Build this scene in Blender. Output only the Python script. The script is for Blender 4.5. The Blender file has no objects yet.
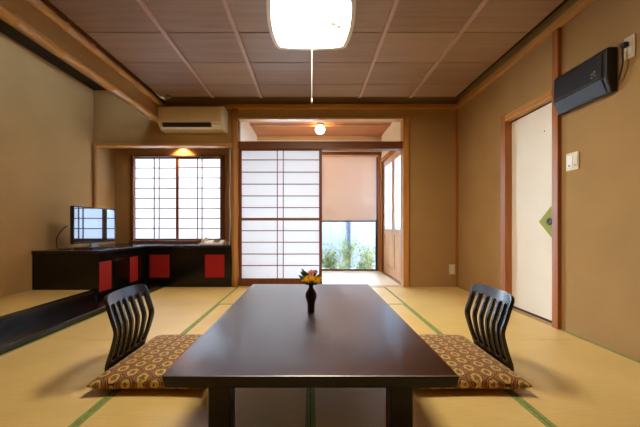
import bpy, bmesh, math, random
from mathutils import Vector, Matrix
random.seed(7)
PI = math.pi
scn = bpy.context.scene
C = scn.collection

# ------------------------------------------------------------------ helpers
def s2l(c):
    return tuple(((v/255.0)/12.92 if v/255.0 <= 0.04045 else ((v/255.0+0.055)/1.055)**2.4) for v in c)

def new_mat(name):
    m = bpy.data.materials.new(name); m.use_nodes = True
    nt = m.node_tree
    return m, nt, nt.nodes['Principled BSDF'], nt.nodes['Material Output']

def plain(name, rgb, rough=0.5, var=0.0, scale=12, bump=0.0, spec=0.5, coat=0.0, metal=0.0, bscale=None):
    m, nt, b, o = new_mat(name)
    col = s2l(rgb)
    b.inputs['Base Color'].default_value = (*col, 1)
    b.inputs['Roughness'].default_value = rough
    b.inputs['Specular IOR Level'].default_value = spec
    b.inputs['Coat Weight'].default_value = coat
    b.inputs['Metallic'].default_value = metal
    tc = nt.nodes.new('ShaderNodeTexCoord')
    if var > 0:
        n = nt.nodes.new('ShaderNodeTexNoise'); n.inputs['Scale'].default_value = scale; n.inputs['Detail'].default_value = 4
        nt.links.new(tc.outputs['Object'], n.inputs['Vector'])
        r = nt.nodes.new('ShaderNodeValToRGB')
        r.color_ramp.elements[0].color = (*[c*(1-var) for c in col], 1)
        r.color_ramp.elements[1].color = (*[min(1, c*(1+var)) for c in col], 1)
        r.color_ramp.elements[0].position = .3; r.color_ramp.elements[1].position = .7
        nt.links.new(n.outputs['Fac'], r.inputs['Fac']); nt.links.new(r.outputs['Color'], b.inputs['Base Color'])
    if bump > 0:
        n2 = nt.nodes.new('ShaderNodeTexNoise'); n2.inputs['Scale'].default_value = bscale or scale*20; n2.inputs['Detail'].default_value = 3
        nt.links.new(tc.outputs['Object'], n2.inputs['Vector'])
        bp = nt.nodes.new('ShaderNodeBump'); bp.inputs['Strength'].default_value = bump; bp.inputs['Distance'].default_value = 0.004
        nt.links.new(n2.outputs['Fac'], bp.inputs['Height']); nt.links.new(bp.outputs['Normal'], b.inputs['Normal'])
    return m

def wood(name, c1, c2, axis='z', rough=0.45, fine=60, coat=0.0, spec=0.4, bump=0.08):
    m, nt, b, o = new_mat(name)
    tc = nt.nodes.new('ShaderNodeTexCoord')
    mp = nt.nodes.new('ShaderNodeMapping')
    sc = [fine, fine, fine]; sc['xyz'.index(axis)] = fine*0.03
    mp.inputs['Scale'].default_value = sc
    n = nt.nodes.new('ShaderNodeTexNoise'); n.inputs['Scale'].default_value = 1.0; n.inputs['Detail'].default_value = 5; n.inputs['Distortion'].default_value = .4
    n2 = nt.nodes.new('ShaderNodeTexNoise'); n2.inputs['Scale'].default_value = .12; n2.inputs['Detail'].default_value = 2
    ad = nt.nodes.new('ShaderNodeMath'); ad.operation = 'MULTIPLY_ADD'; ad.inputs[1].default_value = .5
    mu = nt.nodes.new('ShaderNodeMath'); mu.operation = 'MULTIPLY'; mu.inputs[1].default_value = .5
    r = nt.nodes.new('ShaderNodeValToRGB')
    r.color_ramp.elements[0].color = (*s2l(c1), 1); r.color_ramp.elements[1].color = (*s2l(c2), 1)
    r.color_ramp.elements[0].position = .34; r.color_ramp.elements[1].position = .66
    L = nt.links.new
    L(tc.outputs['Object'], mp.inputs['Vector']); L(mp.outputs['Vector'], n.inputs['Vector']); L(mp.outputs['Vector'], n2.inputs['Vector'])
    L(n2.outputs['Fac'], mu.inputs[0]); L(n.outputs['Fac'], ad.inputs[0]); L(mu.outputs[0], ad.inputs[2])
    L(ad.outputs[0], r.inputs['Fac']); L(r.outputs['Color'], b.inputs['Base Color'])
    b.inputs['Roughness'].default_value = rough; b.inputs['Coat Weight'].default_value = coat
    b.inputs['Specular IOR Level'].default_value = spec
    if bump:
        bp = nt.nodes.new('ShaderNodeBump'); bp.inputs['Strength'].default_value = bump; bp.inputs['Distance'].default_value = .002
        L(n.outputs['Fac'], bp.inputs['Height']); L(bp.outputs['Normal'], b.inputs['Normal'])
    return m

def box(bm, x0, x1, y0, y1, z0, z1):
    vs = [bm.verts.new(p) for p in ((x0,y0,z0),(x1,y0,z0),(x1,y1,z0),(x0,y1,z0),(x0,y0,z1),(x1,y0,z1),(x1,y1,z1),(x0,y1,z1))]
    for f in ((0,3,2,1),(4,5,6,7),(0,1,5,4),(1,2,6,5),(2,3,7,6),(3,0,4,7)):
        bm.faces.new([vs[i] for i in f])
    return vs

def bx(*a):
    bm = bmesh.new(); box(bm, *a); return bm

def boxes(lst):
    bm = bmesh.new()
    for a in lst: box(bm, *a)
    return bm

def prism(bm, pts, axis, a, b):
    """polygon pts (2-D) extruded along axis from a to b"""
    def P(p, t):
        if axis == 'x': return (t, p[0], p[1])
        if axis == 'y': return (p[0], t, p[1])
        return (p[0], p[1], t)
    A = [bm.verts.new(P(p, a)) for p in pts]; B = [bm.verts.new(P(p, b)) for p in pts]
    bm.faces.new(A); bm.faces.new(list(reversed(B)))
    n = len(pts)
    for i in range(n):
        bm.faces.new((A[i], B[i], B[(i+1) % n], A[(i+1) % n]))

def pr(pts, axis, a, b):
    bm = bmesh.new(); prism(bm, pts, axis, a, b); return bm

def lathe(bm, prof, cx=0, cy=0, n=28):
    rings = []
    for r, z in prof:
        rings.append([bm.verts.new((cx+max(r,1e-4)*math.cos(2*PI*i/n), cy+max(r,1e-4)*math.sin(2*PI*i/n), z)) for i in range(n)])
    for a, b in zip(rings, rings[1:]):
        for i in range(n):
            bm.faces.new((a[i], a[(i+1) % n], b[(i+1) % n], b[i]))
    bm.faces.new(list(reversed(rings[0]))); bm.faces.new(rings[-1])

def tube(bm, pts, rad, n=10):
    pts = [Vector(p) for p in pts]
    rads = rad if isinstance(rad, (list, tuple)) else [rad]*len(pts)
    rings = []
    prev = None
    for i, p in enumerate(pts):
        t = (pts[min(i+1, len(pts)-1)] - pts[max(i-1, 0)]).normalized()
        if prev is None:
            up = Vector((0,0,1)) if abs(t.z) < .9 else Vector((1,0,0))
            u = t.cross(up).normalized()
        else:
            u = (prev - t*prev.dot(t)).normalized()
        prev = u
        v = t.cross(u).normalized()
        rings.append([bm.verts.new(p + (u*math.cos(2*PI*k/n) + v*math.sin(2*PI*k/n))*rads[i]) for k in range(n)])
    for a, b in zip(rings, rings[1:]):
        for k in range(n):
            bm.faces.new((a[k], a[(k+1) % n], b[(k+1) % n], b[k]))
    bm.faces.new(list(reversed(rings[0]))); bm.faces.new(rings[-1])

def root_loc(p):
    while p.parent: p = p.parent
    return p.location.copy()

def obj(name, bm, m, parent=None, bevel=0.0, smooth=False, segs=2, origin=True, subsurf=0):
    bmesh.ops.recalc_face_normals(bm, faces=bm.faces[:])
    if parent is not None:
        off = root_loc(parent)
    elif origin and len(bm.verts):
        xs = [v.co.x for v in bm.verts]; ys = [v.co.y for v in bm.verts]; zs = [v.co.z for v in bm.verts]
        off = Vector(((min(xs)+max(xs))/2, (min(ys)+max(ys))/2, min(zs)))
    else:
        off = Vector((0,0,0))
    for v in bm.verts: v.co -= off
    me = bpy.data.meshes.new(name); bm.to_mesh(me); bm.free()
    o = bpy.data.objects.new(name, me); C.objects.link(o)
    if parent is not None: o.parent = parent
    else: o.location = off
    me.materials.append(m)
    if smooth:
        for p in me.polygons: p.use_smooth = True
    if bevel > 0:
        md = o.modifiers.new('bevel', 'BEVEL'); md.width = bevel; md.segments = segs; md.limit_method = 'ANGLE'; md.angle_limit = math.radians(40)
    if subsurf:
        md = o.modifiers.new('sub', 'SUBSURF'); md.levels = subsurf; md.render_levels = subsurf
    return o

def tag(o, label, cat, group=None, kind=None):
    o['label'] = label; o['category'] = cat
    if group: o['group'] = group
    if kind: o['kind'] = kind
    return o

def thing(name, label, cat, loc=(0,0,0), group=None, kind=None):
    o = bpy.data.objects.new(name, None); C.objects.link(o); o.location = loc; o.empty_display_size = .1
    return tag(o, label, cat, group, kind)

def struct(name, bm, m, label, cat, bevel=0.0):
    return tag(obj(name, bm, m, None, bevel), label, cat, None, 'structure')

def sub(name, bm, m, parent, **k):
    return obj(name, bm, m, parent, **k)

def copy_tree(o, parent=None):
    c = o.copy(); C.objects.link(c)
    if parent is not None: c.parent = parent
    for ch in list(o.children): copy_tree(ch, c)
    return c

# ------------------------------------------------------------------ dimensions
F = 320.0; CX, CY, H = 310.5, 226.0, 0.80
def at(px, py, d):
    return Vector(((px-CX)*d/F, d, H-(py-CY)*d/F))
XR = 1.94; XS = -1.92; XL = -2.86     # right wall, bulkhead / step front, alcove wall
YB = 4.22; YR = 4.68; YF = 5.72       # back wall, window recess back, veranda end
ZC = 2.40; Y0 = -1.3                  # ceiling, wall behind
ZA = 2.59                             # alcove ceiling
OX0, OX1 = -0.95, 1.24                # veranda opening

# ------------------------------------------------------------------ materials
M = {}
M['wall'] = plain('sand_plaster', (174, 139, 92), .92, .05, 3, .25, .15, bscale=260)
M['wallv'] = plain('pale_plaster', (236, 222, 196), .9, .02, 3, .1, .15)
M['honey_x'] = wood('honey_wood_x', (172, 114, 52), (218, 162, 88), 'x')
M['honey_y'] = wood('honey_wood_y', (176, 118, 54), (222, 166, 92), 'y')
M['honey_z'] = wood('honey_wood_z', (170, 108, 46), (210, 150, 78), 'z')
M['red_z'] = wood('reddish_wood_z', (146, 82, 34), (190, 120, 56), 'z')
M['vdoor'] = wood('veranda_door_wood', (202, 152, 110), (224, 182, 140), 'z')
M['dark_x'] = wood('brown_wood_x', (92, 48, 24), (132, 76, 40), 'x')
M['dark_z'] = wood('brown_wood_z', (92, 48, 24), (132, 76, 40), 'z')
M['lattice'] = wood('lattice_wood', (112, 70, 44), (146, 96, 62), 'z')
M['light_x'] = wood('pale_wood_x', (206, 160, 110), (230, 190, 142), 'x')
M['bamboo'] = wood('bamboo', (190, 140, 78), (222, 178, 112), 'y', .35)
M['post'] = wood('natural_post', (146, 92, 42), (198, 142, 78), 'z', .5, 30)
M['batten'] = wood('ceiling_batten_wood', (176, 138, 116), (206, 172, 150), 'y')
M['black'] = plain('black_lacquer', (14, 12, 11), .22, 0, spec=.5)
M['blacktop'] = plain('black_counter', (34, 32, 38), .22, .1, 20, spec=.5)
M['red'] = plain('red_panel', (160, 14, 6), .8, .05, 30)
M['table'] = wood('dark_table_wood', (38, 17, 10), (50, 24, 15), 'x', .28, 40, .0, .5, .006)
_b = M['table'].node_tree.nodes['Principled BSDF']; _b.inputs['Anisotropic'].default_value = .97; _b.inputs['IOR'].default_value = 1.9; _b.inputs['Coat Weight'].default_value = .2; _b.inputs['Coat Roughness'].default_value = .10; _b.inputs['Coat IOR'].default_value = 1.6
_v = M['table'].node_tree.nodes.new('ShaderNodeCombineXYZ'); _v.inputs[0].default_value = 1
M['table'].node_tree.links.new(_v.outputs[0], _b.inputs['Tangent'])
M['tableleg'] = plain('dark_leg', (26, 16, 12), .35)
M['chair'] = plain('black_bent_ply', (22, 18, 20), .2, .15, 40, spec=.55)
M['white'] = plain('white_plastic', (232, 230, 226), .4)
M['cream'] = plain('cream_plastic', (226, 212, 180), .45)
M['acbody'] = plain('air_conditioner_plastic', (222, 204, 168), .42)
M['acwhite'] = plain('air_conditioner_trim', (240, 236, 228), .4)
M['dark'] = plain('dark_plastic', (20, 20, 22), .5)
M['navy'] = plain('black_grille', (24, 25, 30), .42, .2, 200)
M['navy2'] = plain('grey_grille', (24, 25, 32), .45, .15, 200)
M['grey'] = plain('grey_plastic', (120, 116, 110), .5)
M['metal'] = plain('grey_metal', (150, 150, 155), .3, metal=1)
M['darkmetal'] = plain('dark_metal', (52, 50, 62), .4, metal=.3)
M['navymetal'] = plain('navy_metal', (38, 40, 66), .45)
M['fusuma'] = plain('fusuma_paper', (246, 242, 230), .85, .02, 4)
M['green_paper'] = plain('green_paper', (158, 166, 78), .8, .08, 60)
M['heri'] = plain('green_border_cloth', (140, 158, 86), .6, .25, 70)
M['heri_pale'] = plain('pale_green_border_cloth', (128, 146, 108), .7, .25, 60)
M['vase'] = plain('brown_ceramic', (58, 42, 34), .3, .25, 40)


M['orange'] = plain('orange_heart', (196, 110, 20), .7)
M['leaf'] = plain('flower_leaf', (70, 108, 44), .5, .2, 40)
M['ground'] = plain('garden_soil', (80, 76, 62), .95, .2, 10)
M['stem'] = plain('bark', (110, 92, 70), .8, .2, 30)

# tatami
def tatami_mat(name, c1, c2, axis):
    m, nt, b, o = new_mat(name)
    L = nt.links.new
    tc = nt.nodes.new('ShaderNodeTexCoord'); mp = nt.nodes.new('ShaderNodeMapping')
    sc = [220, 220, 1]; sc['xy'.index(axis)] = 9
    mp.inputs['Scale'].default_value = sc
    n = nt.nodes.new('ShaderNodeTexNoise'); n.inputs['Scale'].default_value = 1; n.inputs['Detail'].default_value = 3
    n2 = nt.nodes.new('ShaderNodeTexNoise'); n2.inputs['Scale'].default_value = 3; n2.inputs['Detail'].default_value = 3
    mx = nt.nodes.new('ShaderNodeMath'); mx.operation = 'MULTIPLY_ADD'; mx.inputs[1].default_value = .55
    m2 = nt.nodes.new('ShaderNodeMath'); m2.operation = 'MULTIPLY'; m2.inputs[1].default_value = .45
    r = nt.nodes.new('ShaderNodeValToRGB')
    r.color_ramp.elements[0].color = (*s2l(c1), 1); r.color_ramp.elements[1].color = (*s2l(c2), 1)
    r.color_ramp.elements[0].position = .3; r.color_ramp.elements[1].position = .7
    L(tc.outputs['Object'], mp.inputs['Vector']); L(mp.outputs['Vector'], n.inputs['Vector']); L(tc.outputs['Object'], n2.inputs['Vector'])
    L(n2.outputs['Fac'], m2.inputs[0]); L(n.outputs['Fac'], mx.inputs[0]); L(m2.outputs[0], mx.inputs[2]); L(mx.outputs[0], r.inputs['Fac'])
    L(r.outputs['Color'], b.inputs['Base Color'])
    b.inputs['Roughness'].default_value = .38; b.inputs['Specular IOR Level'].default_value = .65
    bp = nt.nodes.new('ShaderNodeBump'); bp.inputs['Strength'].default_value = .25; bp.inputs['Distance'].default_value = .002
    L(n.outputs['Fac'], bp.inputs['Height']); L(bp.outputs['Normal'], b.inputs['Normal'])
    return m
M['tatami_y'] = tatami_mat('tatami_straw', (222, 188, 110), (243, 213, 142), 'x')
M['tatami_x'] = tatami_mat('tatami_straw_cross', (222, 190, 114), (243, 215, 146), 'y')
M['tatami_v'] = tatami_mat('tatami_straw_veranda', (222, 206, 168), (238, 224, 190), 'x')

# ceiling boards: grain along x, each board its own tone
def ceiling_mat():
    m, nt, b, o = new_mat('cedar_ceiling_boards')
    L = nt.links.new
    tc = nt.nodes.new('ShaderNodeTexCoord')
    mp = nt.nodes.new('ShaderNodeMapping'); mp.inputs['Scale'].default_value = (1.0, 22, 1)
    n = nt.nodes.new('ShaderNodeTexNoise'); n.inputs['Scale'].default_value = 1; n.inputs['Detail'].default_value = 4; n.inputs['Distortion'].default_value = .6
    at_ = nt.nodes.new('ShaderNodeAttribute'); at_.attribute_name = 'board_tone'
    r = nt.nodes.new('ShaderNodeValToRGB')
    r.color_ramp.elements[0].color = (*s2l((132, 102, 78)), 1); r.color_ramp.elements[1].color = (*s2l((176, 144, 114)), 1)
    r.color_ramp.elements[0].position = .25; r.color_ramp.elements[1].position = .75
    a = nt.nodes.new('ShaderNodeMath'); a.operation = 'MULTIPLY_ADD'; a.inputs[1].default_value = .42
    L(tc.outputs['Object'], mp.inputs['Vector']); L(mp.outputs['Vector'], n.inputs['Vector'])
    L(n.outputs['Fac'], a.inputs[0]); L(at_.outputs['Fac'], a.inputs[2]); L(a.outputs[0], r.inputs['Fac']); L(r.outputs['Color'], b.inputs['Base Color'])
    b.inputs['Roughness'].default_value = .5; b.inputs['Specular IOR Level'].default_value = .3
    return m
M['ceiling'] = ceiling_mat()
M['vceil'] = wood('veranda_ceiling_wood', (176, 104, 60), (206, 134, 84), 'x', .4, 30)
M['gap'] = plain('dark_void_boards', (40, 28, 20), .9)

def paper_mat(name, rgb, trans=.6):
    m, nt, b, o = new_mat(name)
    L = nt.links.new
    d = nt.nodes.new('ShaderNodeBsdfDiffuse'); t = nt.nodes.new('ShaderNodeBsdfTranslucent'); mx = nt.nodes.new('ShaderNodeMixShader')
    n = nt.nodes.new('ShaderNodeTexNoise'); n.inputs['Scale'].default_value = 40; n.inputs['Detail'].default_value = 5
    r = nt.nodes.new('ShaderNodeValToRGB'); c = s2l(rgb)
    r.color_ramp.elements[0].color = (*[v*.96 for v in c], 1); r.color_ramp.elements[1].color = (*c, 1)
    tc = nt.nodes.new('ShaderNodeTexCoord'); L(tc.outputs['Object'], n.inputs['Vector']); L(n.outputs['Fac'], r.inputs['Fac'])
    L(r.outputs['Color'], d.inputs['Color']); L(r.outputs['Color'], t.inputs['Color'])
    mx.inputs[0].default_value = trans
    L(d.outputs[0], mx.inputs[1]); L(t.outputs[0], mx.inputs[2]); L(mx.outputs[0], o.inputs['Surface'])
    nt.nodes.remove(b)
    return m
M['paper'] = paper_mat('shoji_paper', (244, 244, 246), .68)
M['paper_recess'] = paper_mat('recess_shoji_paper', (242, 242, 244), .70)  # same shoji paper, translucency set to control how bright the recess window looks
M['blind'] = paper_mat('salmon_blind_cloth', (222, 196, 176), .30)
M['frost'] = paper_mat('frosted_glass', (178, 190, 200), .7)
M['yellow'] = paper_mat('yellow_petal', (255, 214, 40), .5)
M['pink'] = paper_mat('pink_petal', (250, 176, 160), .5)
M['fence'] = paper_mat('white_fence_panel', (122, 128, 140), .2)
M['foliage'] = paper_mat('shrub_leaf', (88, 104, 48), .35)
M['foliage2'] = paper_mat('shrub_leaf_pale', (130, 138, 92), .35)
M['foliage3'] = paper_mat('shrub_leaf_dark', (62, 78, 46), .35)

def glass_mat():
    m, nt, b, o = new_mat('clear_window_glass')
    t = nt.nodes.new('ShaderNodeBsdfTransparent'); g = nt.nodes.new('ShaderNodeBsdfGlossy'); g.inputs['Roughness'].default_value = .02
    fr = nt.nodes.new('ShaderNodeFresnel'); fr.inputs['IOR'].default_value = 1.45
    mx = nt.nodes.new('ShaderNodeMixShader'); L = nt.links.new
    L(fr.outputs[0], mx.inputs[0]); L(t.outputs[0], mx.inputs[1]); L(g.outputs[0], mx.inputs[2]); L(mx.outputs[0], o.inputs['Surface'])
    nt.nodes.remove(b); return m
M['glass'] = glass_mat()

def emit(name, rgb, strength):
    m, nt, b, o = new_mat(name)
    b.inputs['Base Color'].default_value = (.8, .8, .8, 1)
    b.inputs['Emission Color'].default_value = (*rgb, 1); b.inputs['Emission Strength'].default_value = strength
    return m
LAMP = 33.0
M['lamp'] = emit('lit_lamp_diffuser', (1.0, .89, .70), LAMP)
M['globe'] = emit('lit_globe', (1.0, .70, .42), 14)
M['down'] = emit('lit_downlight', (1.0, .72, .42), 20)
def lamp_rim():
    m, nt, b, o = new_mat('translucent_lamp_rim')
    b.inputs['Base Color'].default_value = (*s2l((214, 200, 184)), 1); b.inputs['Roughness'].default_value = .4
    b.inputs['Transmission Weight'].default_value = 0
    return m
M['rim'] = lamp_rim()

def screen_mat():
    m, nt, b, o = new_mat('glossy_dark_screen')
    b.inputs['Base Color'].default_value = (*s2l((16, 18, 26)), 1)
    b.inputs['Roughness'].default_value = .03; b.inputs['IOR'].default_value = 2.4
    b.inputs['Specular IOR Level'].default_value = 1.0
    b.inputs['Specular Tint'].default_value = (.62, .74, 1, 1)
    b.inputs['Coat Weight'].default_value = 1.0; b.inputs['Coat IOR'].default_value = 1.8
    b.inputs['Coat Roughness'].default_value = .02
    return m
M['screen'] = screen_mat()

def brocade():
    m, nt, b, o = new_mat('gold_roundel_brocade')
    L = nt.links.new
    def math_(op, a=None, bb=None, v1=None, v2=None):
        n = nt.nodes.new('ShaderNodeMath'); n.operation = op
        if a is not None: L(a, n.inputs[0])
        elif v1 is not None: n.inputs[0].default_value = v1
        if bb is not None: L(bb, n.inputs[1])
        elif v2 is not None: n.inputs[1].default_value = v2
        return n.outputs[0]
    tc = nt.nodes.new('ShaderNodeTexCoord'); sp = nt.nodes.new('ShaderNodeSeparateXYZ'); L(tc.outputs['Object'], sp.inputs[0])
    S = .076
    u = math_('DIVIDE', sp.outputs['X'], None, None, S*.9)
    v = math_('DIVIDE', sp.outputs['Y'], None, None, S)
    row = math_('FLOOR', u)
    par = math_('MODULO', math_('ADD', row, None, None, 100), None, None, 2)
    v2 = math_('MULTIPLY_ADD', par, None, None, .5); L(v, v2.node.inputs[2])
    fu = math_('SUBTRACT', math_('FRACT', u), None, None, .5)
    fv = math_('SUBTRACT', math_('FRACT', v2), None, None, .5)
    r = math_('SQRT', math_('ADD', math_('MULTIPLY', fu, fu), math_('MULTIPLY', fv, fv)))
    # petal wobble inside the roundel
    ang = math_('ARCTAN2', fu, fv)
    wob = math_('MULTIPLY', math_('SINE', math_('MULTIPLY', ang, None, None, 5)), None, None, .035)
    nz = nt.nodes.new('ShaderNodeTexNoise'); nz.inputs['Scale'].default_value = 90; nz.inputs['Detail'].default_value = 2
    L(tc.outputs['Object'], nz.inputs['Vector'])
    nn = math_('MULTIPLY', math_('SUBTRACT', nz.outputs['Fac'], None, None, .5), None, None, .16)
    inner = math_('LESS_THAN', r, None, None, .27)
    rr = math_('ADD', math_('ADD', r, math_('MULTIPLY', wob, inner)), nn)
    cr = nt.nodes.new('ShaderNodeValToRGB'); cr.color_ramp.interpolation = 'CONSTANT'
    el = cr.color_ramp.elements
    stops = [(0, (92, 74, 26)), (.09, (150, 124, 46)), (.17, (104, 70, 28)), (.21, (218, 178, 98)), (.36, (74, 32, 18)), (.42, (178, 128, 66)), (.47, (110, 58, 32)), (.56, (168, 118, 62)), (.64, (104, 52, 30))]
    el[0].position = 0; el[0].color = (*s2l(stops[0][1]), 1); el[1].position = stops[1][0]; el[1].color = (*s2l(stops[1][1]), 1)
    for p, c in stops[2:]:
        e = el.new(p); e.color = (*s2l(c), 1)
    L(rr, cr.inputs['Fac']); L(cr.outputs['Color'], b.inputs['Base Color'])
    b.inputs['Roughness'].default_value = .65; b.inputs['Sheen Weight'].default_value = .15
    bp = nt.nodes.new('ShaderNodeBump'); bp.inputs['Strength'].default_value = .3; bp.inputs['Distance'].default_value = .002
    L(nz.outputs['Fac'], bp.inputs['Height']); L(bp.outputs['Normal'], b.inputs['Normal'])
    return m
M['brocade'] = brocade()

# ------------------------------------------------------------------ the setting
struct('floor', boxes([(XS, XR, Y0, YB, -.12, -.052), (OX0-.02, OX1+.02, YB, YF+.06, -.12, -.052)]), M['gap'], 'wooden subfloor under the straw mats', 'floor')
# alcove platform, low black plinth board in front
struct('trim_1', bx(XS-.28, XS, Y0, YB, -.12, .05), M['black'], 'low black lacquered plinth board running along the alcove', 'trim', .004)
struct('trim_2', bx(XS-.33, XS-.28, Y0, 3.283, .0, .146), M['black'], 'black lacquered sill edging the raised alcove matting', 'trim', .004)
struct('floor_alcove', bx(XL, XS-.33, Y0, YR, -.12, .10), M['gap'], 'raised floor of the alcove under its mat', 'floor')

# walls
def wallpieces(name, lst, label, mat='wall'):
    return struct(name, boxes(lst), M[mat], label, 'wall')
DY0, DY1, DZ = 2.535, 3.14, 1.825      # fusuma opening in right wall
wallpieces('wall_right', [(XR, XR+.1, Y0, DY0-.03, -.05, 2.6), (XR, XR+.1, DY1+.03, YB+.1, -.05, 2.6), (XR, XR+.1, DY0-.03, DY1+.03, DZ+.03, 2.6),
                          (XR+.1, XR+.14, DY0-.1, DY1+.1, -.05, 2.0)], 'sand-brown plaster wall on the right with the fusuma opening')
wallpieces('wall_back', [(OX1+.005, XR, YB, YB+.1, -.05, 2.6), (OX0-.06, OX1+.005, YB, YB+.1, 2.226, 2.6)],
           'sand-brown plaster end wall beside and above the veranda opening')
wallpieces('wall_back_left', [(XL, OX0-.06, YB, YB+.1, 1.885, 2.6)], 'sand-brown plaster wall above the window recess')
wallpieces('wall_left', [(XL-.1, XL, Y0, YR+.1, -.05, 2.7)], 'sand-brown plaster wall on the left side of the alcove')
WX0, WX1, WZ0, WZ1 = -2.62, -1.25, .575, 1.83
wallpieces('wall_recess', [(XL, WX0, YR, YR+.1, -.05, 2.05), (WX1, OX0-.0, YR, YR+.1, -.05, 2.05), (WX0, WX1, YR, YR+.1, -.05, WZ0), (WX0, WX1, YR, YR+.1, WZ1, 2.05)], 'sand-brown plaster wall of the recess around the papered window')
wallpieces('wall_recess_right', [(-1.04, OX0-.06, YB+.02, YR, -.05, 2.05)], 'sand-brown plaster cheek wall right of the window recess')
struct('floor_recess', bx(XS-.33, OX0-.0, YB+.021, YR+.1, -.12, -.052), M['gap'], 'floor of the window recess under the cabinets', 'floor')
struct('ceiling_recess', bx(XL, OX0-.06, YB+.1, YR, 2.0, 2.05), M['dark_x'], 'brown boarded ceiling of the window recess', 'ceiling')
wallpieces('wall_front', [(XL-.1, XR+.1, Y0-.1, Y0, -.05, 2.7)], 'sand-brown plaster wall behind the viewer')
wallpieces('wall_bulkhead', [(XS-.07, XS, Y0, YB, 2.13, 2.42)], 'sand-brown plaster hanging wall over the alcove front', 'wall')
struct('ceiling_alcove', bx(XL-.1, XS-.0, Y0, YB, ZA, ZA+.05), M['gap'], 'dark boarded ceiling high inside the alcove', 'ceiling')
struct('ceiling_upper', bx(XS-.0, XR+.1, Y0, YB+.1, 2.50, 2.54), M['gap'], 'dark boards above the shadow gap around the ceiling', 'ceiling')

# ceiling boards with battens
def ceiling():
    bm = bmesh.new()
    lay = bm.faces.layers.float.new('tone')
    ribs = [-1.86, -1.204, -.608, 0, .608, 1.235, 1.80]
    ys = [3.97]
    y = 3.625
    while y > Y0: ys.append(y); y -= .489
    ys.append(Y0)
    for (xa, xb) in zip(ribs, ribs[1:]):
        for j, (yb, ya) in enumerate(zip(ys, ys[1:])):
            n0 = len(bm.faces)
            box(bm, xa, xb, ya+.005, yb-.005, ZC, ZC+.016)
            t = random.uniform(.2, .42)
            bm.faces.ensure_lookup_table()
            for f in bm.faces[n0:]: f[lay] = t
    box(bm, -1.87, 1.81, Y0, 3.975, ZC+.016, ZC+.03)
    o = obj('ceiling', bm, M['ceiling'], None)
    tag(o, 'brown cedar board ceiling with lapped joints', 'ceiling', None, 'structure')
    me = o.data
    a = me.attributes.get('tone')
    vals = [d.value for d in a.data]
    na = me.attributes.new('board_tone', 'FLOAT', 'FACE')
    for i, v in enumerate(vals): na.data[i].value = v
    for i, x in enumerate([-1.204, -.608, .608, 1.235]):
        b = sub('ceiling_batten', bx(x-.016, x+.016, Y0, 3.96, ZC-.02, ZC), M['batten'], o, bevel=.003)
ceiling()

# trims
def trim(n, bm, m, label, bevel=.004):
    return struct('trim_%d' % n, bm, M[m], label, 'trim', bevel)
trim(3, boxes([(XS, XR, YB-.045, YB, 2.335, 2.395)]), 'honey_x', 'honey-brown picture rail along the top of the end wall')
trim(4, boxes([(XR-.045, XR, Y0, YB-.045, 2.335, 2.395)]), 'honey_y', 'honey-brown picture rail along the top of the right wall')
trim(5, bx(XS, XS+.03, Y0, YB-.045, 2.385, 2.425), 'dark_x', 'slim brown moulding where the bulkhead meets the ceiling')
def bamboo(n, x, z, r, label):
    bm = bmesh.new(); pts = []; rads = []
    y = Y0; k = 0
    while y < YB-.05:
        seg = .34 + .05*math.sin(k*2.1 + n)
        for (dy, rr) in ((0, r*1.25), (.014, r*.98), (seg*.5, r), (seg-.014, r*.98)):
            if y+dy < YB-.05: pts.append((x, y+dy, z)); rads.append(rr)
        y += seg; k += 1
    pts.append((x, YB-.046, z)); rads.append(r)
    tube(bm, pts, rads, 14)
    o = obj('trim_%d' % n, bm, M['bamboo'], None, smooth=True)
    tag(o, label, 'trim', None, 'structure')
bamboo(6, XS-.012, 2.145, .032, 'lower bamboo pole edging the bulkhead over the alcove')
bamboo(7, XS+.02, 2.347, .03, 'upper bamboo pole under the ceiling along the bulkhead')
# corner post and recess lintel
trim(8, bx(XR-.03, XR, YB-.02, YB, 0, 2.335), 'red_z', 'thin brown strip down the far right corner')
trim(9, bx(XL, OX0-.06, YB-.03, YB+.1, 1.85, 1.885), 'honey_x', 'slim honey-brown lintel over the window recess')
def post():
    bm = bmesh.new()
    pts = []; rads = []
    for i in range(15):
        z = i*2.335/14
        pts.append((-.995+.004*math.sin(i*1.3), YB+.0, z)); rads.append(.044+.0025*math.sin(i*2.3))
    tube(bm, pts, rads, 16)
    o = obj('trim_10', bm, M['post'], None, smooth=True)
    tag(o, 'natural trunk post between the window recess and the tall papered screen', 'post', None, 'structure')
post()
def post2():
    bm = bmesh.new(); pts = []; rads = []
    for i in range(12):
        z = .56+i*(1.85-.56)/11
        pts.append((XL+.025+.002*math.sin(i*1.3), YB-.0, z)); rads.append(.024+.002*math.sin(i*2.3))
    tube(bm, pts, rads, 12)
    o = obj('trim_11', bm, M['post'], None, smooth=True)
    tag(o, 'thin rustic post at the left edge of the window recess', 'post', None, 'structure')
post2()
# veranda opening: right post, head beams
trim(12, bx(1.215, 1.29, YB-.035, YB+.1, 0, 2.235), 'honey_z', 'honey-brown post right of the veranda opening')
trim(13, bx(-.955, 1.215, YB-.02, YB+.1, 1.815, 1.912), 'dark_x', 'brown grooved head rail over the papered screen')
trim(14, bx(-.955, 1.215, YB-.01, YB+.1, 2.205, 2.228), 'light_x', 'pale wooden edge above the open transom')
trim(15, bx(-.955, 1.215, YB-.02, YB+.12, -.05, .004), 'light_x', 'pale wooden threshold of the veranda opening')
trim(16, bx(OX0-.045, OX0-.0, YB+.02, YB+.12, 0, 2.226), 'dark_z', 'brown jamb on the left of the veranda opening')
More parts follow.
